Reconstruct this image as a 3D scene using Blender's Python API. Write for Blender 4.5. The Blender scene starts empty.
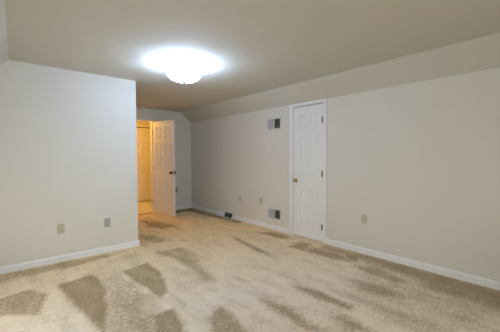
import bpy, bmesh, math, random
import numpy as np
from mathutils import Vector, Matrix

random.seed(4)
sc = bpy.context.scene
col = sc.collection

# ------------------------------------------------------------------ key sizes (metres)
XW = 3.512      # right wall
YB = 4.069      # partition wall on the left, facing the camera
XC = 1.4404     # its outer corner
YF = 6.2165     # far wall with the entrance
HC = 2.3154     # ceiling
HK = 2.084      # top of right wall, where the slope starts
XS = 3.2403     # where the slope meets the ceiling
XL = -1.05      # left wall
YN = -2.2       # wall behind the camera
T = 0.10
YH = 7.985      # hall wall with the bifold doors

# ------------------------------------------------------------------ camera
yaw, pitch, roll = math.radians(41.0809), math.radians(-1.9479), math.radians(-0.1558)
F = Vector((math.sin(yaw) * math.cos(pitch), math.cos(yaw) * math.cos(pitch), math.sin(pitch)))
R0 = Vector((math.cos(yaw), -math.sin(yaw), 0))
U0 = R0.cross(F)
R = R0 * math.cos(roll) + U0 * math.sin(roll)
U = -R0 * math.sin(roll) + U0 * math.cos(roll)
cd = bpy.data.cameras.new('camera')
cam = bpy.data.objects.new('camera', cd)
col.objects.link(cam)
cd.sensor_width = 36
cd.lens = 285.57 / 500 * 36
cd.clip_start = 0.02
M = Matrix((R, U, -F)).transposed().to_4x4()
M.translation = Vector((0, 0, 1.2649))
cam.matrix_world = M
sc.camera = cam

# ------------------------------------------------------------------ world, lights, exposure
sc.view_settings.view_transform = 'Standard'
sc.view_settings.look = 'None'
sc.view_settings.gamma = 1
sc.view_settings.use_curve_mapping = False
sc.view_settings.exposure = 0.1
w = bpy.data.worlds.new('world')
sc.world = w
w.use_nodes = True
w.node_tree.nodes['Background'].inputs[0].default_value = (0.75, 0.87, 1, 1)
w.node_tree.nodes['Background'].inputs[1].default_value = 0.5


def area(name, loc, rot, sx, sy, power, color):
    l = bpy.data.lights.new(name, 'AREA')
    l.shape = 'RECTANGLE'
    l.size = sx
    l.size_y = sy
    l.energy = power
    l.color = color
    o = bpy.data.objects.new(name, l)
    o.location = loc
    o.rotation_euler = rot
    col.objects.link(o)
    return o


def point(name, loc, power, color, radius):
    l = bpy.data.lights.new(name, 'POINT')
    l.energy = power
    l.color = color
    l.shadow_soft_size = radius
    o = bpy.data.objects.new(name, l)
    o.location = loc
    col.objects.link(o)
    return o


# daylight through the window behind the camera; side window added for its light
WZ0, WZ1 = 0.70, 2.0
BACKWIN = [(0.12, 1.22)]
BACKPOW = [112]
for (x0_, x1_), p_ in zip(BACKWIN, BACKPOW):
    area('window_daylight', ((x0_ + x1_) / 2, YN - 0.35, (WZ0 + WZ1) / 2 + .35), (math.radians(73), 0, 0), x1_ - x0_ + .2, WZ1 - WZ0 + .2,
         p_, (0.97, 0.985, 0.92))
VY0, VY1, VZ0, VZ1 = 1.5, 3.3, 0.35, 1.22
SIDEPOW = 50
area('window_daylight', (XL - 0.35, (VY0 + VY1) / 2, (VZ0 + VZ1) / 2 + .3), (math.radians(72), 0, math.radians(-90)), VY1 - VY0 + .2, VZ1 - VZ0 + .2,
     SIDEPOW, (0.97, 0.985, 0.92))  # unseen side source, added to brighten the right wall and carpet
LX, LY = 1.604, 2.985      # bowl lamp on the ceiling
BULB_Z = 2.192            # bulbs sit just below the rim of the bowl
BULB_L = 860
HALL_W = 37
point('hall_light', (1.85, 7.1, 2.1), HALL_W, (1.0, 0.48, 0.06), 0.06)


# ------------------------------------------------------------------ materials
def mat(name, color, rough=0.5, metal=0.0, noise=0.0, nscale=8, bump=0.0, bscale=300, **kw):
    m = bpy.data.materials.new(name)
    m.use_nodes = True
    nt = m.node_tree
    b = nt.nodes['Principled BSDF']
    b.inputs['Base Color'].default_value = (*color, 1)
    b.inputs['Roughness'].default_value = rough
    b.inputs['Metallic'].default_value = metal
    for k, v in kw.items():
        b.inputs[k].default_value = v
    tc = nt.nodes.new('ShaderNodeTexCoord')
    if noise > 0:
        n = nt.nodes.new('ShaderNodeTexNoise')
        n.inputs['Scale'].default_value = nscale
        n.inputs['Detail'].default_value = 5
        nt.links.new(tc.outputs['Object'], n.inputs['Vector'])
        r = nt.nodes.new('ShaderNodeValToRGB')
        r.color_ramp.elements[0].position = .3
        r.color_ramp.elements[1].position = .7
        r.color_ramp.elements[0].color = (*[c * (1 - noise) for c in color], 1)
        r.color_ramp.elements[1].color = (*[min(1, c * (1 + noise)) for c in color], 1)
        nt.links.new(n.outputs['Fac'], r.inputs['Fac'])
        nt.links.new(r.outputs['Color'], b.inputs['Base Color'])
    if bump > 0:
        n2 = nt.nodes.new('ShaderNodeTexNoise')
        n2.inputs['Scale'].default_value = bscale
        n2.inputs['Detail'].default_value = 3
        nt.links.new(tc.outputs['Object'], n2.inputs['Vector'])
        bp = nt.nodes.new('ShaderNodeBump')
        bp.inputs['Strength'].default_value = bump
        bp.inputs['Distance'].default_value = 0.002
        nt.links.new(n2.outputs['Fac'], bp.inputs['Height'])
        nt.links.new(bp.outputs['Normal'], b.inputs['Normal'])
    return m


WALL = mat('wall_paint', (0.745, 0.715, 0.645), 0.7, noise=0.012, nscale=1.5, bump=0.12, bscale=180)
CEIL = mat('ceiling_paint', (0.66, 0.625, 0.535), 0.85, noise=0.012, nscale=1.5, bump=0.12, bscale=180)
TRIM = mat('trim_gloss_white', (0.86, 0.86, 0.86), 0.35, noise=0.01, nscale=6)
DOOR = mat('door_white', (0.86, 0.86, 0.845), 0.4, bump=0.08, bscale=120, noise=0.01)
BRASS = mat('aged_brass', (0.50, 0.39, 0.19), 0.3, 1.0, noise=0.15, nscale=40)
BRONZE = mat('dark_bronze', (0.10, 0.08, 0.06), 0.35, 0.9, noise=0.1, nscale=40)
HINGE = mat('hinge_metal', (0.13, 0.12, 0.10), 0.4, 0.8, noise=0.1, nscale=60)
ALMOND = mat('almond_plastic', (0.56, 0.52, 0.38), 0.4, noise=0.02, nscale=30)
GREYP = mat('grey_plate', (0.40, 0.39, 0.36), 0.4, noise=0.02, nscale=30)
SLOT = mat('slot_dark', (0.02, 0.02, 0.02), 0.6, noise=0.05)
VANE = mat('vane_enamel', (0.50, 0.50, 0.49), 0.45, noise=0.015, nscale=20)
VENT = mat('vent_enamel', (0.66, 0.66, 0.64), 0.4, noise=0.015, nscale=20)
DUCT = mat('duct_interior', (0.035, 0.035, 0.035), 0.7, noise=0.2, nscale=20)
SCREW = mat('screw_steel', (0.5, 0.5, 0.48), 0.35, 0.9, noise=0.05)
PLASTIC = mat('detector_plastic', (0.75, 0.74, 0.70), 0.5, noise=0.01)
HALLFLOOR = mat('hall_vinyl', (0.70, 0.68, 0.66), 0.5, noise=0.08, nscale=14)
WOOD = mat('threshold_wood', (0.34, 0.24, 0.14), 0.5, noise=0.15, nscale=25)


def make_carpet():
    m = bpy.data.materials.new('beige_carpet')
    m.use_nodes = True
    nt = m.node_tree
    N = nt.nodes
    L = nt.links
    b = N['Principled BSDF']
    b.inputs['Roughness'].default_value = 1.0
    b.inputs['Specular IOR Level'].default_value = 0.1
    b.inputs['Sheen Weight'].default_value = 0.15
    tc = N.new('ShaderNodeTexCoord')

    def noise(scale, detail, rough=0.5, vec=None):
        n = N.new('ShaderNodeTexNoise')
        n.inputs['Scale'].default_value = scale
        n.inputs['Detail'].default_value = detail
        n.inputs['Roughness'].default_value = rough
        L.new(vec or tc.outputs['Object'], n.inputs['Vector'])
        return n

    def ramp(src, p0, p1, v0=0.0, v1=1.0):
        r = N.new('ShaderNodeMapRange')
        r.inputs['From Min'].default_value = p0
        r.inputs['From Max'].default_value = p1
        r.inputs['To Min'].default_value = v0
        r.inputs['To Max'].default_value = v1
        L.new(src, r.inputs['Value'])
        return r.outputs[0]

    def math_(op, a, c):
        q = N.new('ShaderNodeMath')
        q.operation = op
        for i, v in enumerate((a, c)):
            if isinstance(v, (int, float)):
                q.inputs[i].default_value = v
            else:
                L.new(v, q.inputs[i])
        return q.outputs[0]
    at = N.new('ShaderNodeAttribute')
    at.attribute_name = 'pile'
    # brushed streaks: noise stretched along the vacuuming direction
    mp = N.new('ShaderNodeMapping')
    mp.inputs['Rotation'].default_value = (0, 0, math.radians(8))
    mp.inputs['Scale'].default_value = (4.5, 1.0, 1)
    L.new(tc.outputs['Object'], mp.inputs['Vector'])
    st = noise(1.5, 6, 0.6, mp.outputs[0])
    streak = ramp(st.outputs['Fac'], 0.42, 0.72)
    blot = ramp(noise(5, 6, 0.65).outputs['Fac'], 0.35, 0.7)
    wear = ramp(noise(30, 5, 0.75).outputs['Fac'], 0.32, 0.68)
    grain = ramp(noise(110, 3, 0.7).outputs['Fac'], 0.35, 0.65)
    d = math_('MULTIPLY', at.outputs['Fac'], ramp(wear, 0, 1, 0.65, 1.2))
    d = math_('ADD', d, math_('MULTIPLY', streak, 0.13))
    d = math_('ADD', d, math_('MULTIPLY', blot, 0.12))
    d = math_('ADD', d, math_('MULTIPLY', wear, 0.15))
    d = math_('ADD', d, math_('MULTIPLY', grain, 0.20))
    cr = N.new('ShaderNodeValToRGB')
    e = cr.color_ramp.elements
    e[0].position = 0.22
    e[0].color = (0.97, 0.84, 0.69, 1)
    e[1].position = 1.0
    e[1].color = (0.25, 0.165, 0.082, 1)
    k = cr.color_ramp.elements.new(0.5)
    k.color = (0.50, 0.38, 0.24, 1)
    L.new(d, cr.inputs['Fac'])
    # tan tint on the pile, stronger towards the entrance
    at2 = N.new('ShaderNodeAttribute')
    at2.attribute_name = 'soil'
    mxs = N.new('ShaderNodeMix')
    mxs.data_type = 'RGBA'
    mxs.blend_type = 'MULTIPLY'
    for sk in mxs.inputs:
        if sk.name == 'B' and sk.type == 'RGBA':
            sk.default_value = (0.98, 0.85, 0.56, 1)
        if sk.name == 'A' and sk.type == 'RGBA':
            L.new(cr.outputs['Color'], sk)
    L.new(at2.outputs['Fac'], mxs.inputs[0])
    L.new([o_ for o_ in mxs.outputs if o_.type == 'RGBA'][0], b.inputs['Base Color'])
    bp = N.new('ShaderNodeBump')
    bp.inputs['Strength'].default_value = 0.6
    bp.inputs['Distance'].default_value = 0.006
    hh = math_('SUBTRACT', noise(260, 2, 0.6).outputs['Fac'], math_('MULTIPLY', at.outputs['Fac'], 0.3))
    L.new(hh, bp.inputs['Height'])
    L.new(bp.outputs['Normal'], b.inputs['Normal'])
    return m


CARPET = make_carpet()


def make_bowl_glass():
    m = bpy.data.materials.new('marbled_glass')
    m.use_nodes = True
    nt = m.node_tree
    N = nt.nodes
    L = nt.links
    for n in list(N):
        N.remove(n)
    out = N.new('ShaderNodeOutputMaterial')
    tr = N.new('ShaderNodeBsdfTranslucent')
    df = N.new('ShaderNodeBsdfDiffuse')
    gl = N.new('ShaderNodeBsdfGlossy')
    gl.inputs['Roughness'].default_value = 0.15
    tc = N.new('ShaderNodeTexCoord')
    n = N.new('ShaderNodeTexNoise')
    n.inputs['Scale'].default_value = 9
    n.inputs['Detail'].default_value = 4
    n.inputs['Distortion'].default_value = 1.5
    L.new(tc.outputs['Object'], n.inputs['Vector'])
    r = N.new('ShaderNodeValToRGB')
    r.color_ramp.elements[0].position = .35
    r.color_ramp.elements[1].position = .65
    r.color_ramp.elements[0].color = (0.70, 0.73, 0.80, 1)
    r.color_ramp.elements[1].color = (0.92, 0.93, 0.96, 1)
    L.new(n.outputs['Fac'], r.inputs['Fac'])
    L.new(r.outputs['Color'], tr.inputs['Color'])
    L.new(r.outputs['Color'], df.inputs['Color'])
    a = N.new('ShaderNodeMixShader')
    a.inputs[0].default_value = 0.93
    L.new(tr.outputs[0], a.inputs[1])
    L.new(df.outputs[0], a.inputs[2])
    c = N.new('ShaderNodeMixShader')
    c.inputs[0].default_value = 0.06
    L.new(a.outputs[0], c.inputs[1])
    L.new(gl.outputs[0], c.inputs[2])
    tp = N.new('ShaderNodeBsdfTransparent')
    L.new(r.outputs['Color'], tp.inputs['Color'])
    t = N.new('ShaderNodeMixShader')
    t.inputs[0].default_value = 0.6
    L.new(c.outputs[0], t.inputs[1])
    L.new(tp.outputs[0], t.inputs[2])
    L.new(t.outputs[0], out.inputs[0])
    return m


BOWL = make_bowl_glass()


def make_pane():
    m = bpy.data.materials.new('window_glass')
    m.use_nodes = True
    nt = m.node_tree
    for n in list(nt.nodes):
        nt.nodes.remove(n)
    out = nt.nodes.new('ShaderNodeOutputMaterial')
    t = nt.nodes.new('ShaderNodeBsdfTransparent')
    g = nt.nodes.new('ShaderNodeBsdfGlossy')
    g.inputs['Roughness'].default_value = 0.02
    fr = nt.nodes.new('ShaderNodeFresnel')
    fr.inputs['IOR'].default_value = 1.3
    mx = nt.nodes.new('ShaderNodeMixShader')
    nt.links.new(fr.outputs[0], mx.inputs[0])
    nt.links.new(t.outputs[0], mx.inputs[1])
    nt.links.new(g.outputs[0], mx.inputs[2])
    nt.links.new(mx.outputs[0], out.inputs[0])
    return m


PANE = make_pane()


def emis(name, color, strength):
    m = bpy.data.materials.new(name)
    m.use_nodes = True
    b = m.node_tree.nodes['Principled BSDF']
    b.inputs['Base Color'].default_value = (1, 1, 1, 1)
    b.inputs['Emission Color'].default_value = (*color, 1)
    b.inputs['Emission Strength'].default_value = strength
    return m


BULB = emis('lit_bulb', (0.54, 0.75, 1.10), BULB_L)
HBULB = emis('lit_warm_shade', (1, 0.55, 0.15), 2.5)


# ------------------------------------------------------------------ mesh helpers
class MB:
    def __init__(self):
        self.bm = bmesh.new()

    def quad(self, *pts):
        return self.bm.faces.new([self.bm.verts.new(p) for p in pts])

    def box(self, x0, x1, y0, y1, z0, z1, bevel=0.0, mtx=None):
        r = bmesh.ops.create_cube(self.bm, size=1)
        vs = r['verts']
        for v in vs:
            v.co = Vector(((x0 + x1) / 2 + v.co.x * (x1 - x0), (y0 + y1) / 2 + v.co.y * (y1 - y0), (z0 + z1) / 2 + v.co.z * (z1 - z0)))
        if bevel > 0:
            es = list({e for v in vs for e in v.link_edges})
            rr = bmesh.ops.bevel(self.bm, geom=es, offset=bevel, segments=2, profile=0.5, affect='EDGES')
            vs = list({v for f in rr['faces'] for v in f.verts} | {v for v in vs if v.is_valid})
        if mtx is not None:
            for v in vs:
                v.co = mtx @ v.co
        return vs

    def lathe(self, prof, centre=(0, 0, 0), axis='z', seg=32, sx=1.0):
        # prof: list of (radius, height)
        c = Vector(centre)

        def P(r, h, a):
            u, v = r * math.cos(a), r * math.sin(a)
            if axis == 'z':
                return c + Vector((u, v, h))
            if axis == 'x':
                return c + Vector((h, u, v))
            return c + Vector((u, h, v))
        rings = []
        for (r, h) in prof:
            if r < 1e-6:
                rings.append([self.bm.verts.new(P(0, h, 0))])
            else:
                rings.append([self.bm.verts.new(P(r, h, 2 * math.pi * k / seg)) for k in range(seg)])
        for a, b in zip(rings, rings[1:]):
            for k in range(seg):
                k2 = (k + 1) % seg
                if len(a) == 1 and len(b) == 1:
                    continue
                if len(a) == 1:
                    self.bm.faces.new([a[0], b[k2], b[k]])
                elif len(b) == 1:
                    self.bm.faces.new([a[k], a[k2], b[0]])
                else:
                    self.bm.faces.new([a[k], a[k2], b[k2], b[k]])

    def prism(self, prof, a, b, fn):
        # prof: closed 2D outline, swept from a to b; fn(p, q, s) -> xyz
        A = [self.bm.verts.new(fn(p, q, a)) for p, q in prof]
        B = [self.bm.verts.new(fn(p, q, b)) for p, q in prof]
        n = len(prof)
        for i in range(n):
            j = (i + 1) % n
            self.bm.faces.new([A[i], A[j], B[j], B[i]])
        self.bm.faces.new(A[::-1])
        self.bm.faces.new(B)

    def build(self, name, m, parent=None, smooth=False, loc=None, merge=0.0, kind=None):
        if merge:
            bmesh.ops.remove_doubles(self.bm, verts=self.bm.verts, dist=merge)
        bmesh.ops.recalc_face_normals(self.bm, faces=self.bm.faces)
        if loc is not None:
            bmesh.ops.translate(self.bm, verts=self.bm.verts, vec=-Vector(loc))
        me = bpy.data.meshes.new(name)
        self.bm.to_mesh(me)
        self.bm.free()
        o = bpy.data.objects.new(name, me)
        if loc is not None:
            o.location = loc
        me.materials.append(m)
        if smooth:
            for p in me.polygons:
                p.use_smooth = True
        col.objects.link(o)
        if parent:
            o.parent = parent
        if kind:
            o['kind'] = kind
        return o


def empty(name, loc, label=None, cat=None, group=None, rz=0, kind=None):
    o = bpy.data.objects.new(name, None)
    o.location = loc
    o.rotation_euler = (0, 0, rz)
    o.empty_display_size = 0.05
    col.objects.link(o)
    if label:
        o['label'] = label
        o['category'] = cat
    if group:
        o['group'] = group
    if kind:
        o['kind'] = kind
    return o


def struct(mb, name, m, **kw):
    return mb.build(name, m, kind='structure', **kw)


def wall_mesh(mb, u0, u1, z0, z1, holes, place):
    """wall slab with rectangular holes; place(u, z, d) -> xyz with d = 0 room side, 1 outer side"""
    us = sorted({u0, u1, *[h[0] for h in holes], *[h[1] for h in holes]})
    zs = sorted({z0, z1, *[h[2] for h in holes], *[h[3] for h in holes]})

    def solid(i, j):
        if not (0 <= i < len(us) - 1 and 0 <= j < len(zs) - 1):
            return False
        uc, zc = (us[i] + us[i + 1]) / 2, (zs[j] + zs[j + 1]) / 2
        return not any(h[0] < uc < h[1] and h[2] < zc < h[3] for h in holes)
    for i in range(len(us) - 1):
        for j in range(len(zs) - 1):
            if not solid(i, j):
                continue
            a, b, c, d = us[i], us[i + 1], zs[j], zs[j + 1]
            for k in (0, 1):
                mb.quad(place(a, c, k), place(b, c, k), place(b, d, k), place(a, d, k))
            if not solid(i - 1, j):
                mb.quad(place(a, c, 0), place(a, c, 1), place(a, d, 1), place(a, d, 0))
            if not solid(i + 1, j):
                mb.quad(place(b, c, 0), place(b, c, 1), place(b, d, 1), place(b, d, 0))
            if not solid(i, j - 1):
                mb.quad(place(a, c, 0), place(a, c, 1), place(b, c, 1), place(b, c, 0))
            if not solid(i, j + 1):
                mb.quad(place(a, d, 0), place(a, d, 1), place(b, d, 1), place(b, d, 0))


# ------------------------------------------------------------------ carpet floor
PATCH = [  # brushed pile patches, darker wall strips: strength, soft edge, outline on the floor
    (.24, .04, [(-.3, 3.30), (-0.08, 3.34), (0.16, 3.4), (0.32, 3.19), (0.21, 2.81), (-0.07, 3.0), (-.3, 3.1)]),
    (.33, .035, [(0.41, 3.33), (0.7, 3.37), (0.74, 2.95), (0.57, 2.3), (0.53, 2.15), (0.50, 2.33), (0.45, 2.83)]),
    (.28, .04, [(0.97, 3.26), (1.28, 3.36), (1.29, 2.94), (1.16, 2.47), (1.06, 2.46), (1.03, 2.67)]),
    (.34, .04, [(0.87, 2.21), (1.05, 2.17), (1.01, 1.94), (0.94, 1.70), (0.79, 1.90)]),
    (.22, .07, [(1.5, 3.63), (1.86, 3.62), (1.8, 3.19), (1.62, 2.33), (1.56, 2.42), (1.58, 2.75), (1.59, 3.24)]),
    (.30, .05, [(1.19, 1.84), (1.37, 1.95), (1.36, 1.73), (1.27, 1.5), (1.1, 1.65)]),
    (.32, .07, [(1.7, 1.8), (1.78, 1.6), (1.71, 1.18), (1.64, 1.27), (1.66, 1.54)]),
    (.32, .05, [(2.11, 1.77), (2.21, 1.55), (2.22, 1.23), (2.14, 1.19), (2.09, 1.48)]),
    (.30, .06, [(3.02, 2.62), (3.32, 2.61), (3.34, 2.46), (3.02, 2.37)]),
    (.32, .09, [(3.03, 2.34), (3.27, 2.37), (3.25, 2.0), (3.13, 1.74), (3.02, 1.97)]),
    (.36, .05, [(2.7, 3.46), (2.74, 3.39), (2.58, 2.6), (2.53, 2.75)]),
    (.30, .08, [(3.17, 3.51), (3.42, 3.29), (3.38, 2.89), (3.24, 2.91)]),
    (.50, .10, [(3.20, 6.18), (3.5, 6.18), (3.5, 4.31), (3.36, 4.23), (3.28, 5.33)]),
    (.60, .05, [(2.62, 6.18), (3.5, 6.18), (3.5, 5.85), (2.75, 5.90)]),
    (.32, .03, [(3.33, 1.94), (3.31, 1.76), (3.2, 1.73), (3.18, 1.82)]),
    (.30, .09, [(3.04, 1.69), (3.16, 1.51), (3.06, 1.17), (2.95, 1.2), (2.96, 1.5)]),
    (.30, .10, [(2.67, 1.48), (2.76, 1.29), (2.72, 0.95), (2.6, 1.01), (2.56, 1.29)]),
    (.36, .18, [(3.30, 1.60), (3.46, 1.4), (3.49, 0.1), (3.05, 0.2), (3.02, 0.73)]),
    (.30, .10, [(2.09, 5.68), (2.29, 5.28), (2.4, 4.75), (2.13, 4.71), (1.99, 5.02)]),
    (.22, .10, [(1.62, 4.58), (1.82, 4.39), (1.88, 3.98), (1.62, 4.08)]),
    (.28, .06, [(1.94, 1.27), (2.02, 1.18), (1.98, 0.94), (1.87, 1.04)]),
    (.22, .06, [(0.5, 4.06), (0.93, 4.01), (1.16, 3.96), (0.78, 3.82), (0.48, 3.76)]),
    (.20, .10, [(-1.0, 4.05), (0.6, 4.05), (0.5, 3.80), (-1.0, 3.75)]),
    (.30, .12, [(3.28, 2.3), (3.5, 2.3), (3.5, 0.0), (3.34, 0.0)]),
    (.24, .18, [(0.75, 3.1), (0.95, 2.6), (0.85, 1.8), (0.6, 2.1)]),
    (.10, .12, [(2.3, 1.2), (2.9, 1.5), (3.0, 0.4), (2.2, 0.5)]),
]
gx0, gx1, gy0, gy1, st = XL, XW, YN, YF, 0.025
nx, ny = int((gx1 - gx0) / st) + 1, int((gy1 - gy0) / st) + 1
xs, ys = np.linspace(gx0, gx1, nx), np.linspace(gy0, gy1, ny)
GX, GY = np.meshgrid(xs, ys)
rng = np.random.default_rng(3)
wx = np.zeros_like(GX)
wy = np.zeros_like(GX)
for k in range(14):
    fq = 3 * 1.35 ** k
    th, ph, ph2 = rng.uniform(0, 6.28, 3)
    amp = 0.05 / (1 + k) ** 0.7 / 1.6
    arg = fq * (GX * math.cos(th) + GY * math.sin(th))
    wx += amp * np.sin(arg + ph)
    wy += amp * np.sin(arg + ph2)
PX, PY = GX + wx * .35, GY + wy * .6
pile = np.zeros_like(GX)
for (s, soft, poly) in PATCH:
    d = np.full_like(GX, 9.)
    inside = np.zeros(GX.shape, bool)
    n = len(poly)
    for i in range(n):
        (ax, ay), (bx, by) = poly[i], poly[(i + 1) % n]
        ex, ey = bx - ax, by - ay
        t = np.clip(((PX - ax) * ex + (PY - ay) * ey) / (ex * ex + ey * ey), 0, 1)
        d = np.minimum(d, np.hypot(PX - ax - t * ex, PY - ay - t * ey))
        cond = (ay > PY) != (by > PY)
        xi = ex * (PY - ay) / (ey if abs(ey) > 1e-9 else 1e-9) + ax
        inside ^= cond & (PX < xi)
    sd = np.where(inside, d, -d)
    v = np.clip((sd + soft) / (2 * soft), 0, 1)
    edge = s * 0.28 * np.exp(-((sd - .03) / .018) ** 2) if soft < .045 else 0
    pile = np.maximum(pile, s * v * v * (3 - 2 * v) + edge) + 0.25 * np.minimum(pile, s * v)
verts = [(float(x), float(y), 0.0) for y in ys for x in xs]
faces = [(j * nx + i, j * nx + i + 1, (j + 1) * nx + i + 1, (j + 1) * nx + i) for j in range(ny - 1) for i in range(nx - 1)]
me = bpy.data.meshes.new('floor')
me.from_pydata(verts, [], faces)
me.materials.append(CARPET)
entry_tan = np.clip((PY * 1.0 + 0.35 * (PX - 1.5) - 2.0) / 2.4, 0, 1) ** 0.8
a2 = me.attributes.new('soil', 'FLOAT', 'POINT')
a2.data.foreach_set('value', entry_tan.astype(np.float32).ravel())
a = me.attributes.new('pile', 'FLOAT', 'POINT')
a.data.foreach_set('value', pile.astype(np.float32).ravel())
fl = bpy.data.objects.new('floor', me)
col.objects.link(fl)
fl['kind'] = 'structure'

# ------------------------------------------------------------------ walls
DL, DR = 2.9736, 2.4314     # closet leaf on the right wall
J = 0.012
VH = (3.240, 3.572, 1.712, 1.916)    # upper register y0 y1 z0 z1
VL = (3.238, 3.553, 0.177, 0.373)   # lower register
VB = (4.53, 5.06)                   # baseboard register


def inset(h, d):
    return (h[0] + d, h[1] - d, h[2] + d, h[3] - d)


mb = MB()
wall_mesh(mb, YN, YF, 0, HK, [(DR - J, DL + J, -.001, 2.03 + J), inset(VH, .022), inset(VL, .022)], lambda u, z, d: (XW + d * T, u, z))
struct(mb, 'wall_right', WALL, merge=1e-5)
mb = MB()
mb.box(XW + T, XW + T + .03, YN, YF, 0, HK)  # added panel, stops outside light at the closet door gaps
struct(mb, 'wall_right_backing', WALL)

# partition: face towards the camera and return beside the entry
mb = MB()
mb.prism([(XL, YB), (XC, YB), (XC, YF), (XC - T, YF), (XC - T, YB + T), (XL, YB + T)], 0, HC, lambda p, q, s: (p, q, s))
struct(mb, 'wall_left', WALL)

# far wall with the entrance opening
OX0, OX1, OZ = 1.83, 2.552, 2.062
mb = MB()
wall_mesh(mb, XC - T, XW + .7, 0, 2.45, [(OX0, OX1, -.001, OZ)], lambda u, z, d: (u, YF + d * T, z))
struct(mb, 'wall_far', WALL, merge=1e-5)

# wall behind the camera with the window opening
mb = MB()
wall_mesh(mb, XL, XW, 0, HC, [(a_, b_, WZ0, WZ1) for a_, b_ in BACKWIN], lambda u, z, d: (u, YN - d * T, z))
struct(mb, 'wall_back', WALL, merge=1e-5)


# left slope meets the flat ceiling on a line that runs a little out of square
def xsl(y):
    return 0.0912 - 0.031 * (YB - y)


SL = (HC - HK) / (XW - XS)
ZL = HC - (xsl(YB) - XL) * SL
mb = MB()
wall_mesh(mb, YN, YB, 0, HC - (xsl(YN) - XL) * SL + .03, [(VY0, VY1, VZ0, VZ1)], lambda u, z, d: (XL - d * T, u, z))
struct(mb, 'wall_side', WALL, merge=1e-5)

# ceiling: flat part and the two slopes, one skin with thickness
mb = MB()
th = 0.08
ya, yb = YN, YF
pts = []
for y in (ya, YB, yb):
    xl = xsl(min(y, YB)) if y < YB + .01 else xsl(YB)
    zl = HC - (xl - XL) * SL
    pts.append([(XL, y, zl), (xl, y, HC), (XS, y, HC), (XW, y, HK), (XW, y, HK + th + .05), (XS, y, HC + th), (xl, y, HC + th), (XL, y, zl + th)])
rows = [[mb.bm.verts.new(p) for p in r] for r in pts]
for a_, b_ in zip(rows, rows[1:]):
    for i in range(8):
        j = (i + 1) % 8
        mb.bm.faces.new([a_[i], a_[j], b_[j], b_[i]])
mb.bm.faces.new(rows[0])
mb.bm.faces.new(rows[-1])
struct(mb, 'ceiling', CEIL)

# ------------------------------------------------------------------ hall beyond the entrance
mb = MB()
mb.box(1.2, 4.3, YF, YH, -0.05, -0.002)
struct(mb, 'floor_hall', HALLFLOOR)
mb = MB()
mb.box(XW, XW + T + .03, YN, YF, -.05, -.001)  # added strips, stop light leaking in under the closet doors
mb.box(1.2, 4.3, YH, YH + T + .03, -.05, -.002)
struct(mb, 'floor_closet', CARPET)
mb = MB()
mb.box(1.2, 4.3, YF + T, YH, 2.36, 2.42)
struct(mb, 'ceiling_hall', CEIL)
BX = [2.205, 2.535, 2.87, 3.20, 3.53]
mb = MB()
wall_mesh(mb, 1.2, 4.3, 0, 2.36, [(BX[0] - .006, BX[-1] + .006, -.001, 2.085)], lambda u, z, d: (u, YH + d * T, z))
struct(mb, 'wall_hall_far', WALL, merge=1e-5)
mb = MB()
mb.box(1.2, 4.3, YH + T, YH + T + .03, 0, 2.36)  # added panel, blocks outside light behind the bifold leaves
struct(mb, 'wall_hall_closet', WALL)
mb = MB()
mb.box(1.1, 1.2, YF + T, YH, 0, 2.36)
struct(mb, 'wall_hall_left', WALL)
mb = MB()
mb.box(4.3, 4.4, YF + T, YH, 0, 2.36)
struct(mb, 'wall_hall_right', WALL)
mb = MB()
mb.prism([(0, 0), (.012, .008), (.05, .008), (.062, 0)], OX0, OX1, lambda p, q, s: (s, YF + .01 + p, q))
struct(mb, 'trim_threshold', WOOD)


# ------------------------------------------------------------------ baseboards
def baseboard(name, segs, fn, h=0.078, t=0.014):
    mb = MB()
    prof = [(0, 0), (t, 0), (t, h * .78), (t * .75, h * .86), (t * .45, h * .95), (t * .3, h), (0, h)]
    for a_, b_ in segs:
        mb.prism(prof, a_, b_, fn)
    return struct(mb, name, TRIM)


CW = 0.068   # casing width
baseboard('baseboard_right', [(VB[1] + .002, YF), (DL + J + CW, VB[0] - .002), (YN, DR - J - CW)], lambda p, q, s: (XW - p, s, q))
baseboard('baseboard_left', [(XL, XC + .014)], lambda p, q, s: (s, YB - p, q))
baseboard('baseboard_partition_return', [(YB, YF)], lambda p, q, s: (XC + p, s, q))
baseboard('baseboard_far', [(XC + .014, OX0), (OX1 + .002, XW - .014)], lambda p, q, s: (s, YF - p, q))
baseboard('baseboard_back', [(XL, XW)], lambda p, q, s: (s, YN + p, q))
baseboard('baseboard_side', [(YN + .014, YB - .014)], lambda p, q, s: (XL + p, s, q))
baseboard('baseboard_hall', [(1.2, BX[0] - .07), (BX[-1] + .07, 4.3)], lambda p, q, s: (s, YH - p, q))


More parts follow.
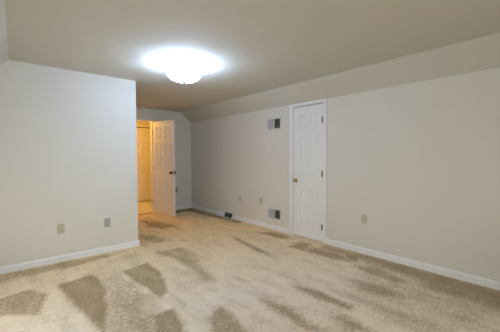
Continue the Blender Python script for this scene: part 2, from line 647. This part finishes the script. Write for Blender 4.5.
# ------------------------------------------------------------------ panelled doors
def panel_leaf(w, h, t, panels):
    """leaf in local coords: x 0..w, y 0..t, z 0..h ; panels = (x0,x1,z0,z1) moulded on both faces"""
    mb = MB()
    us = sorted({0, w, *[p[0] for p in panels], *[p[1] for p in panels]})
    zs = sorted({0, h, *[p[2] for p in panels], *[p[3] for p in panels]})
    for side in (0, 1):
        def P(x, z, d):
            return (x, d if side == 0 else t - d, z)
        for i in range(len(us) - 1):
            for j in range(len(zs) - 1):
                uc, zc = (us[i] + us[i + 1]) / 2, (zs[j] + zs[j + 1]) / 2
                if any(p[0] < uc < p[1] and p[2] < zc < p[3] for p in panels):
                    continue
                a_, b_, c_, d_ = us[i], us[i + 1], zs[j], zs[j + 1]
                mb.quad(P(a_, c_, 0), P(b_, c_, 0), P(b_, d_, 0), P(a_, d_, 0))
        for (a_, b_, c_, d_) in panels:
            rings = []
            for (o, dp) in ((0, 0), (.003, .009), (.010, .014), (.018, .014), (.040, .003)):
                rings.append([P(a_ + o, c_ + o, dp), P(b_ - o, c_ + o, dp), P(b_ - o, d_ - o, dp), P(a_ + o, d_ - o, dp)])
            for r1, r2 in zip(rings, rings[1:]):
                for k in range(4):
                    k2 = (k + 1) % 4
                    mb.quad(r1[k], r1[k2], r2[k2], r2[k])
            mb.quad(*rings[-1])
    for (x, k) in ((0, 0), (w, 1)):
        for j in range(len(zs) - 1):
            mb.quad((x, 0, zs[j]), (x, t, zs[j]), (x, t, zs[j + 1]), (x, 0, zs[j + 1]))
    for z in (0, h):
        for i in range(len(us) - 1):
            mb.quad((us[i], 0, z), (us[i], t, z), (us[i + 1], t, z), (us[i + 1], 0, z))
    return mb


def six(w, h, stile=.10, mull=.085):
    pw = (w - 2 * stile - mull) / 2
    out = []
    for (z0, z1) in ((.215, .745), (.955, 1.545), (1.635, h - .125)):
        for x0 in (stile, stile + pw + mull):
            out.append((x0, x0 + pw, z0, z1))
    return out


def knob(mbk, p, axis, sgn, r=.028):
    mbk.lathe([(0, 0), (.031, 0), (.031, sgn * .004), (.012, sgn * .010), (.010, sgn * .026), (.020, sgn * .032), (r, sgn * .044),
               (r * .96, sgn * .054), (r * .6, sgn * .062), (0, sgn * .064)], p, axis=axis, seg=24)


# closet door on the right wall
cl = empty('door_1', (XW, (DL + DR) / 2, 0), kind='structure')
cx0, cy0 = XW, (DL + DR) / 2


def to_local(root, o):
    o.location = Vector(o.location) - Vector(root.location)
    return o


leaf = panel_leaf(DL - DR, 2.014, .035, six(DL - DR, 2.014)).build('door_leaf', DOOR, cl, merge=1e-6)
leaf.rotation_euler = (0, 0, math.radians(-90))
leaf.location = (0.002, (DL - DR) / 2, 0.012)      # local x runs towards -Y, thickness towards +X after rotation below


def frame_mb(y0, y1, z1, cw, wall_x, jw=T):
    """casing and jambs around an opening in the right wall"""
    mb = MB()
    zt = z1 + J
    for (a_, b_) in ((y0 - J - cw, y0 - J + .004), (y1 + J - .004, y1 + J + cw)):
        mb.box(wall_x - .013, wall_x, a_, b_, 0, zt + .042, bevel=.003)
        o_ = a_ if a_ < y0 else b_
        mb.box(wall_x - .022, wall_x - .012, min(o_, o_ + (.014 if a_ < y0 else -.014)), max(o_, o_ + (.014 if a_ < y0 else -.014)), 0, zt + .042, bevel=.003)
    mb.box(wall_x - .016, wall_x, y0 - J + .004, y1 + J - .004, zt - .004, zt + .042, bevel=.003)
    return mb


frame_mb(DR, DL, 2.03, CW, 0).build('casing', TRIM, cl, loc=None)
for o in cl.children:
    if o.name.startswith('casing'):
        o.location = (0, -cy0, 0)
mb = MB()
mb.box(0, T, DR - J, DR - .005, 0, 2.03)
mb.box(0, T, DL + .005, DL + J, 0, 2.03)
mb.box(0, T, DR - J, DL + J, 2.036, 2.03 + J)
mb.box(.040, .055, DR - .005, DR + .012, 0, 2.03)
mb.box(.040, .055, DL - .012, DL + .005, 0, 2.03)
mb.box(.040, .055, DR + .012, DL - .012, 2.018, 2.032)
jo = mb.build('jamb', TRIM, cl)
jo.location = (0, -cy0, 0)
mb = MB()
knob(mb, (0.002, DL - .055 - cy0, .885), 'x', -1)
mb.build('door_knob', BRASS, leaf, smooth=True)
kn = [c for c in leaf.children][0]
kn.matrix_parent_inverse = (Matrix.Translation(leaf.location) @ Matrix.Rotation(math.radians(-90), 4, 'Z')).inverted()
kn['label'] = 'round brass knob'
for z in (1.79, 1.005, .225):
    mb = MB()
    yy = DR - .002 - cy0
    mb.lathe([(0, z - .047), (.004, z - .047), (.0068, z - .043), (.0068, z + .043), (.004, z + .047), (0, z + .047)], (-.006, yy, 0), seg=12)
    mb.box(-.0015, .0025, yy + .001, yy + .017, z - .044, z + .044)
    mb.box(-.0175, -.0155, yy - .017, yy - .001, z - .044, z + .044)
    mb.build('hinge', HINGE, cl)

# entrance door, standing open into the room
en = empty('door_2', (2.548, 6.196, 0), kind='structure')
ang = math.atan2(5.512 - 6.19, 2.707 - 2.55)
EW = .700
el = panel_leaf(EW, 2.018, .035, six(EW, 2.018, .11, .10)).build('door_leaf', DOOR, en, merge=1e-6)
el.rotation_euler = (0, 0, ang)
el.location = (0, 0, .012)
mb = MB()
knob(mb, (EW - .06, .035, .915), 'y', 1)
knob(mb, (EW - .06, 0, .915), 'y', -1)
k2 = mb.build('door_knob', BRONZE, el, smooth=True)
k2['label'] = 'dark bronze knob'
mb = MB()
mb.box(EW - .0005, EW + .0012, .006, .029, .87, .96)
mb.build('latch_plate', BRONZE, el)
for z in (1.79, 1.0, .22):
    mb = MB()
    mb.lathe([(0, z - .045), (.006, z - .045), (.006, z + .045), (0, z + .045)], (-.003, .0, 0), seg=12)
    mb.build('hinge', HINGE, el)
mb = MB()
c0x, c0y = 2.548, 6.196
for (a_, b_) in ((OX0 - .055, OX0 + .004), (OX1 - .004, OX1 + .055)):
    mb.box(a_ - c0x, b_ - c0x, YF + T - c0y, YF + T + .015 - c0y, 0, OZ + .05, bevel=.003)
for ys_ in ((YF + T, YF + T + .015),):
    mb.box(OX0 + .004 - c0x, OX1 - .004 - c0x, ys_[0] - c0y, ys_[1] - c0y, OZ - .004, OZ + .05, bevel=.003)
mb.build('casing', TRIM, en)
mb = MB()
mb.box(OX0 - c0x, OX0 + .012 - c0x, YF - c0y, YF + T - c0y, 0, OZ)
mb.box(OX1 - .012 - c0x, OX1 - c0x, YF - c0y, YF + T - c0y, 0, OZ)
mb.box(OX0 + .012 - c0x, OX1 - .012 - c0x, YF - c0y, YF + T - c0y, OZ - .012, OZ)
mb.build('jamb', TRIM, en)

# bifold closet doors in the hall
bf = empty('door_3', ((BX[0] + BX[-1]) / 2, YH, 0), kind='structure')
for a_, b_ in zip(BX, BX[1:]):
    w_ = b_ - a_ - .003
    pn = [(.045, w_ - .045, .25, .86), (.045, w_ - .045, .98, 1.70), (.045, w_ - .045, 1.80, 1.99)]
    lf = panel_leaf(w_, 2.04, .03, pn).build('bifold_leaf', DOOR, bf, merge=1e-6)
    lf.location = (a_ + .0015 - bf.location.x, .012, .02)
mb = MB()
for x in (BX[0] - .006, BX[-1] + .006):
    s = -1 if x < 3 else 1
    mb.box(min(x, x + s * .06) - bf.location.x, max(x, x + s * .06) - bf.location.x, -.015, 0, 0, 2.085 + .06, bevel=.003)
mb.box(BX[0] - .006 - bf.location.x, BX[-1] + .006 - bf.location.x, -.015, 0, 2.085, 2.145, bevel=.003)
mb.build('casing', TRIM, bf)
mb = MB()
mb.box(BX[0] - bf.location.x, BX[-1] - bf.location.x, .010, .045, 2.066, 2.084)
mb.build('track', HINGE, bf)

# ------------------------------------------------------------------ window behind the camera, added side window
def build_window(name, loc, rz, hw, hh):
    wn = empty(name, loc, kind='structure', rz=rz)
    mb = MB()
    for (a_, b_) in ((-hw, -hw + .05), (-.03, .03), (hw - .05, hw)):
        mb.box(a_, b_, -.08, -.02, 0, hh, bevel=.003)
    for (a_, b_) in ((0, .05), (hh / 2 - .02, hh / 2 + .02), (hh - .05, hh)):
        mb.box(-hw + .05, -.03, -.075, -.025, a_, b_)
        mb.box(.03, hw - .05, -.075, -.025, a_, b_)
    mb.build('window_frame', TRIM, wn)
    mb = MB()
    mb.box(-hw + .03, hw - .03, -.052, -.048, .03, hh - .03)
    mb.build('window_pane', PANE, wn)
    mb = MB()
    for (a_, b_) in ((-hw - .07, -hw), (hw, hw + .07)):
        mb.box(a_, b_, 0, .016, 0, hh + .07, bevel=.003)
    mb.box(-hw, hw, 0, .016, hh, hh + .07, bevel=.003)
    mb.build('casing', TRIM, wn)
    mb = MB()
    mb.box(-hw - .09, hw + .09, 0, .05, -.025, 0, bevel=.004)
    mb.build('window_sill', TRIM, wn)


for i, (a_, b_) in enumerate(BACKWIN):
    build_window('window_%d' % (i + 1), ((a_ + b_) / 2, YN, WZ0), 0, (b_ - a_) / 2, WZ1 - WZ0)
build_window('window_2', (XL, (VY0 + VY1) / 2, VZ0), math.radians(-90), (VY1 - VY0) / 2, VZ1 - VZ0)  # made-up side window out of view, placed for its light


# ------------------------------------------------------------------ registers on the right wall
def register(name, label, h):
    y0, y1, z0, z1 = h
    yc, zc = (y0 + y1) / 2, (z0 + z1) / 2
    e = empty(name, (XW, yc, z0), label, 'vent', 'white metal registers in the right wall')
    W_, H_ = y1 - y0, z1 - z0
    b = .024
    mb = MB()
    # flange, chamfered, as four mitred strips
    o = [(-W_ / 2, 0), (W_ / 2, 0), (W_ / 2, H_), (-W_ / 2, H_)]
    rings = []
    for ins, dx in ((0, 0), (.002, -.005), (b - .003, -.008), (b, -.004), (b, .030)):
        rings.append([(dx, -W_ / 2 + ins, ins), (dx, W_ / 2 - ins, ins), (dx, W_ / 2 - ins, H_ - ins), (dx, -W_ / 2 + ins, H_ - ins)])
    for r1, r2 in zip(rings, rings[1:]):
        for k in range(4):
            mb.quad(r1[k], r1[(k + 1) % 4], r2[(k + 1) % 4], r2[k])
    mb.box(-.006, .018, -.007, .007, b, H_ - b)
    mb.build('frame', VENT, e, merge=1e-6)
    # duct behind the vanes
    mb = MB()
    dd = .095
    a0, a1, c0, c1 = -W_ / 2 + b - .001, W_ / 2 - b + .001, b - .001, H_ - b + .001
    mb.quad((dd, a0, c0), (dd, a1, c0), (dd, a1, c1), (dd, a0, c1))
    mb.quad((.02, a0, c0), (dd, a0, c0), (dd, a0, c1), (.02, a0, c1))
    mb.quad((.02, a1, c0), (dd, a1, c0), (dd, a1, c1), (.02, a1, c1))
    mb.quad((.02, a0, c0), (dd, a0, c0), (dd, a1, c0), (.02, a1, c0))
    mb.quad((.02, a0, c1), (dd, a0, c1), (dd, a1, c1), (.02, a1, c1))
    mb.build('duct', DUCT, e)
    n = 9
    for (ya_, yb_, an) in ((.007, W_ / 2 - b, -45), (-W_ / 2 + b, -.007, 45)):
        for i in range(n):
            y = ya_ + (i + .5) * (yb_ - ya_) / n
            mb = MB()
            mt = Matrix.Translation((.006, y, 0)) @ Matrix.Rotation(math.radians(an), 4, 'Z')
            mb.box(-.0085, .0085, -.0006, .0006, b, H_ - b, mtx=mt)
            mb.build('vane', VANE, e)
    for s in (-1, 1):
        mb = MB()
        mb.lathe([(.0045, -.007), (.0035, -.0095), (0, -.010)], (0, s * (W_ / 2 - .011), H_ / 2), axis='x', seg=10)
        mb.build('screw', SCREW, e)
    return e


register('wall_register', 'white two-way metal register high on the wall left of the closet door', VH)
register('wall_register', 'white two-way metal register low on the wall beside the closet door, just above the baseboard', VL)

# baseboard register, wedge shaped, on the carpet
e = empty('baseboard_register', (XW, (VB[0] + VB[1]) / 2, 0), 'white wedge-shaped metal register on the carpet, set into the right baseboard', 'vent')
W_ = VB[1] - VB[0]
Dp, Hh = .064, .128
mb = MB()
for s in (-1, 1):       # end caps
    mb.prism([(0, 0), (-Dp, 0), (-Dp, .018), (-.014, Hh), (0, Hh)], s * W_ / 2, s * (W_ / 2 - .010), lambda p, q, s_: (p, s_, q))
mb.prism([(-Dp, 0), (-Dp, .020), (-Dp + .008, .020), (-Dp + .008, 0)], -W_ / 2 + .010, W_ / 2 - .010, lambda p, q, s_: (p, s_, q))
mb.prism([(0, Hh - .022), (0, Hh), (-.014, Hh), (-.026, Hh - .022)], -W_ / 2 + .010, W_ / 2 - .010, lambda p, q, s_: (p, s_, q))
mb.prism([(-Dp, .020), (-.0255, Hh - .022), (-.018, Hh - .022), (-Dp + .008, .020)], -.006, .006, lambda p, q, s_: (p, s_, q))
mb.build('frame', VENT, e)
mb = MB()
mb.quad((-.004, -W_ / 2 + .01, .003), (-.004, W_ / 2 - .01, .003), (-.004, W_ / 2 - .01, Hh - .02), (-.004, -W_ / 2 + .01, Hh - .02))
mb.quad((-.004, -W_ / 2 + .01, .003), (-.004, W_ / 2 - .01, .003), (-Dp + .01, W_ / 2 - .01, .003), (-Dp + .01, -W_ / 2 + .01, .003))
mb.build('duct', DUCT, e)
n = 12
for (ya_, yb_, an) in ((.006, W_ / 2 - .010, -52), (-W_ / 2 + .010, -.006, 48)):
    for i in range(n):
        y = ya_ + (i + .5) * (yb_ - ya_) / n
        mb = MB()
        t_ = math.tan(math.radians(90 - abs(an))) * (1 if an < 0 else -1)
        # slanted vane following the sloping face
        d_ = .012
        f0, f1 = (-Dp + .002, .020), (-.024, Hh - .022)
        w0 = [(f0[0], y - d_ * t_ / 2, f0[1]), (f1[0], y - d_ * t_ / 2, f1[1]), (f1[0] + d_, y + d_ * t_ / 2, f1[1]), (f0[0] + d_, y + d_ * t_ / 2, f0[1])]
        if an < 0:
            w0 = [(f0[0], y + d_ * .5, f0[1]), (f1[0], y + d_ * .5, f1[1]), (f1[0] + d_, y - d_ * .5, f1[1]), (f0[0] + d_, y - d_ * .5, f0[1])]
        else:
            w0 = [(f0[0], y - d_ * .5, f0[1]), (f1[0], y - d_ * .5, f1[1]), (f1[0] + d_, y + d_ * .5, f1[1]), (f0[0] + d_, y + d_ * .5, f0[1])]
        A = [mb.bm.verts.new((p[0], p[1] - .0006, p[2])) for p in w0]
        B = [mb.bm.verts.new((p[0], p[1] + .0006, p[2])) for p in w0]
        mb.bm.faces.new(A)
        mb.bm.faces.new(B[::-1])
        for k in range(4):
            mb.bm.faces.new([A[k], A[(k + 1) % 4], B[(k + 1) % 4], B[k]])
        mb.build('vane', VENT, e)


# ------------------------------------------------------------------ outlets and jacks
def plate(name, label, cat, loc, rz, m=ALMOND, kind='duplex', group=None, w=.072, h=.117):
    """faces local -Y"""
    e = empty(name, loc, label, cat, group, rz)
    mb = MB()
    A = [(-w / 2, 0, -h / 2), (w / 2, 0, -h / 2), (w / 2, 0, h / 2), (-w / 2, 0, h / 2)]
    ins = .004
    B = [(-w / 2 + ins, -.0055, -h / 2 + ins), (w / 2 - ins, -.0055, -h / 2 + ins), (w / 2 - ins, -.0055, h / 2 - ins), (-w / 2 + ins, -.0055, h / 2 - ins)]
    for k in range(4):
        mb.quad(A[k], A[(k + 1) % 4], B[(k + 1) % 4], B[k])
    mb.quad(*B)
    mb.quad(*A)
    mb.build('wall_plate', m, e, merge=1e-6)
    if kind == 'duplex':
        for s in (-1, 1):
            zc = s * .0195
            mb = MB()
            seg = 20
            prof = []
            for k in range(seg):
                an = 2 * math.pi * k / seg
                prof.append((.0172 * math.cos(an), max(-.0125, min(.0125, .0172 * math.sin(an)))))
            mb.prism(prof, -.0050, -.0085, lambda p, q, t: (p, t, zc + q))
            rc = mb.build('receptacle', m, e)
            mb = MB()
            mb.box(-.0075, -.0052, -.0089, -.0080, zc - .001, zc + .0085)
            mb.box(.0052, .0075, -.0089, -.0080, zc - .001, zc + .0075)
            mb.lathe([(0, -.0089), (.0026, -.0089), (.0026, -.0080)], (0, 0, zc - .0075), axis='y', seg=10)
            mb.build('slots', SLOT, rc)
        mb = MB()
        mb.lathe([(.0034, -.0050), (.0030, -.0068), (0, -.0072)], (0, 0, 0), axis='y', seg=12)
        mb.build('screw', SCREW, e)
    else:
        mb = MB()
        mb.lathe([(.0075, -.005), (.0075, -.009), (.0048, -.009), (.0048, -.017), (.0015, -.017), (0, -.015)], (0, 0, 0), axis='y', seg=16)
        j = mb.build('jack', SCREW, e)
        j['label'] = 'metal cable connector'
        for s in (-1, 1):
            mb = MB()
            mb.lathe([(.0034, -.0050), (.0030, -.0068), (0, -.0072)], (0, 0, s * .042), axis='y', seg=12)
            mb.build('screw', SCREW, e)
    return e


plate('power_outlet', 'almond duplex outlet low on the left wall, nearer the picture edge', 'outlet', (.523, YB, .400), 0)
plate('cable_jack', 'greyish cable jack plate low on the left wall, near its outer corner', 'wall jack', (1.040, YB, .394), 0, GREYP, 'jack')
RZ = math.radians(-90)
plate('cable_jack', 'small almond jack plate low on the right wall, just above the baseboard register', 'wall jack',
      (XW, 4.33, .430), RZ, ALMOND, 'jack')
plate('power_outlet', 'almond duplex outlet low on the right wall between baseboard register and low wall register', 'outlet', (XW, 3.743, .458), RZ)
plate('power_outlet', 'almond duplex outlet low on the right wall, right of the closet door', 'outlet', (XW, 1.790, .453), RZ)
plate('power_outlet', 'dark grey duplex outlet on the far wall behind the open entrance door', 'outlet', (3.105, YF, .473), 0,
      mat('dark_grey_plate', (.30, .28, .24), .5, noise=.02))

# ------------------------------------------------------------------ smoke detector
e = empty('smoke_detector', (2.26, 6.03, HC), 'small round white smoke detector on the ceiling near the entrance', 'smoke detector')
mb = MB()
mb.lathe([(0, 0), (.068, 0), (.068, -.010), (.062, -.014), (.060, -.028), (.050, -.036), (0, -.038)], seg=32)
mb.build('housing', PLASTIC, e, smooth=False)
mb = MB()
for k in range(12):
    a_ = 2 * math.pi * k / 12
    mt = Matrix.Rotation(a_, 4, 'Z')
    mb.box(.0600, .0625, -.010, .010, -.026, -.017, mtx=mt)
mb.build('vent_slots', SLOT, e)

# ------------------------------------------------------------------ bowl ceiling lamp
e = empty('ceiling_light', (LX, LY, HC), 'lit ceiling light with a marbled white glass bowl hung below the ceiling', 'ceiling light')
mb = MB()
mb.lathe([(0, 0), (.075, 0), (.075, -.006), (.066, -.018), (.03, -.024), (0, -.024)], seg=40)
mb.build('canopy', TRIM, e, smooth=True)
mb = MB()
mb.lathe([(.005, -.022), (.005, -.205)], seg=12)
mb.build('stem', SCREW, e, smooth=True)
zr = 2.225 - HC
RB, DB = .205, .112
prof = []
NP = 18
for k in range(NP + 1):
    a_ = k / NP * math.pi / 2
    prof.append((RB * math.sin(a_) ** .9 if k else 0, zr - DB * math.cos(a_) ** 1.15 if k < NP else zr))
inner = [(max(0, r - .005) if r > 0 else 0, z + .005 if r < RB * .9 else z) for r, z in prof]
prof[0] = (.007, prof[0][1])
inner[0] = (.007, inner[0][1])
mb = MB()
mb.lathe(prof + [(RB + .004, zr + .003), (RB + .001, zr + .006), (RB - .006, zr + .002)], seg=56)
mb.build('glass_bowl', BOWL, e, smooth=True)
mb = MB()
zb = zr - DB
mb.lathe([(.016, zb + .004), (.016, zb - .004), (.008, zb - .008), (.011, zb - .015), (.008, zb - .022), (0, zb - .026)], seg=20)
mb.build('finial', SCREW, e, smooth=True)
for s in (-1, 1):
    mb = MB()
    c = Vector((s * .075, -s * .02, BULB_Z - HC))
    mb.lathe([(0, -.030), (.016, -.026), (.026, -.012), (.029, 0), (.026, .013), (.016, .026), (0, .030)], c, axis='x', seg=20)
    b_ = mb.build('bulb', BULB, e, smooth=True)
    b_.visible_shadow = True
    mb = MB()
    mb.lathe([(.014, -.0), (.014, s * -.03), (.010, s * -.036), (0, s * -.036)], c + Vector((-s * .028, 0, 0)), axis='x', seg=16)
    mb.build('socket', PLASTIC, e)

# hall lamp: small warm flush dome
e = empty('ceiling_light', (1.85, 7.1, 2.36), 'warm flush dome light on the hallway ceiling beyond the entrance', 'ceiling light')
mb = MB()
mb.lathe([(0, 0), (.15, 0), (.15, -.012), (.13, -.02), (0, -.02)], seg=32)
mb.build('canopy', TRIM, e, smooth=True)
mb = MB()
mb.lathe([(.135, -.02), (.130, -.05), (.095, -.08), (.05, -.094), (0, -.098)], seg=32)
mb.build('shade', HBULB, e, smooth=True)
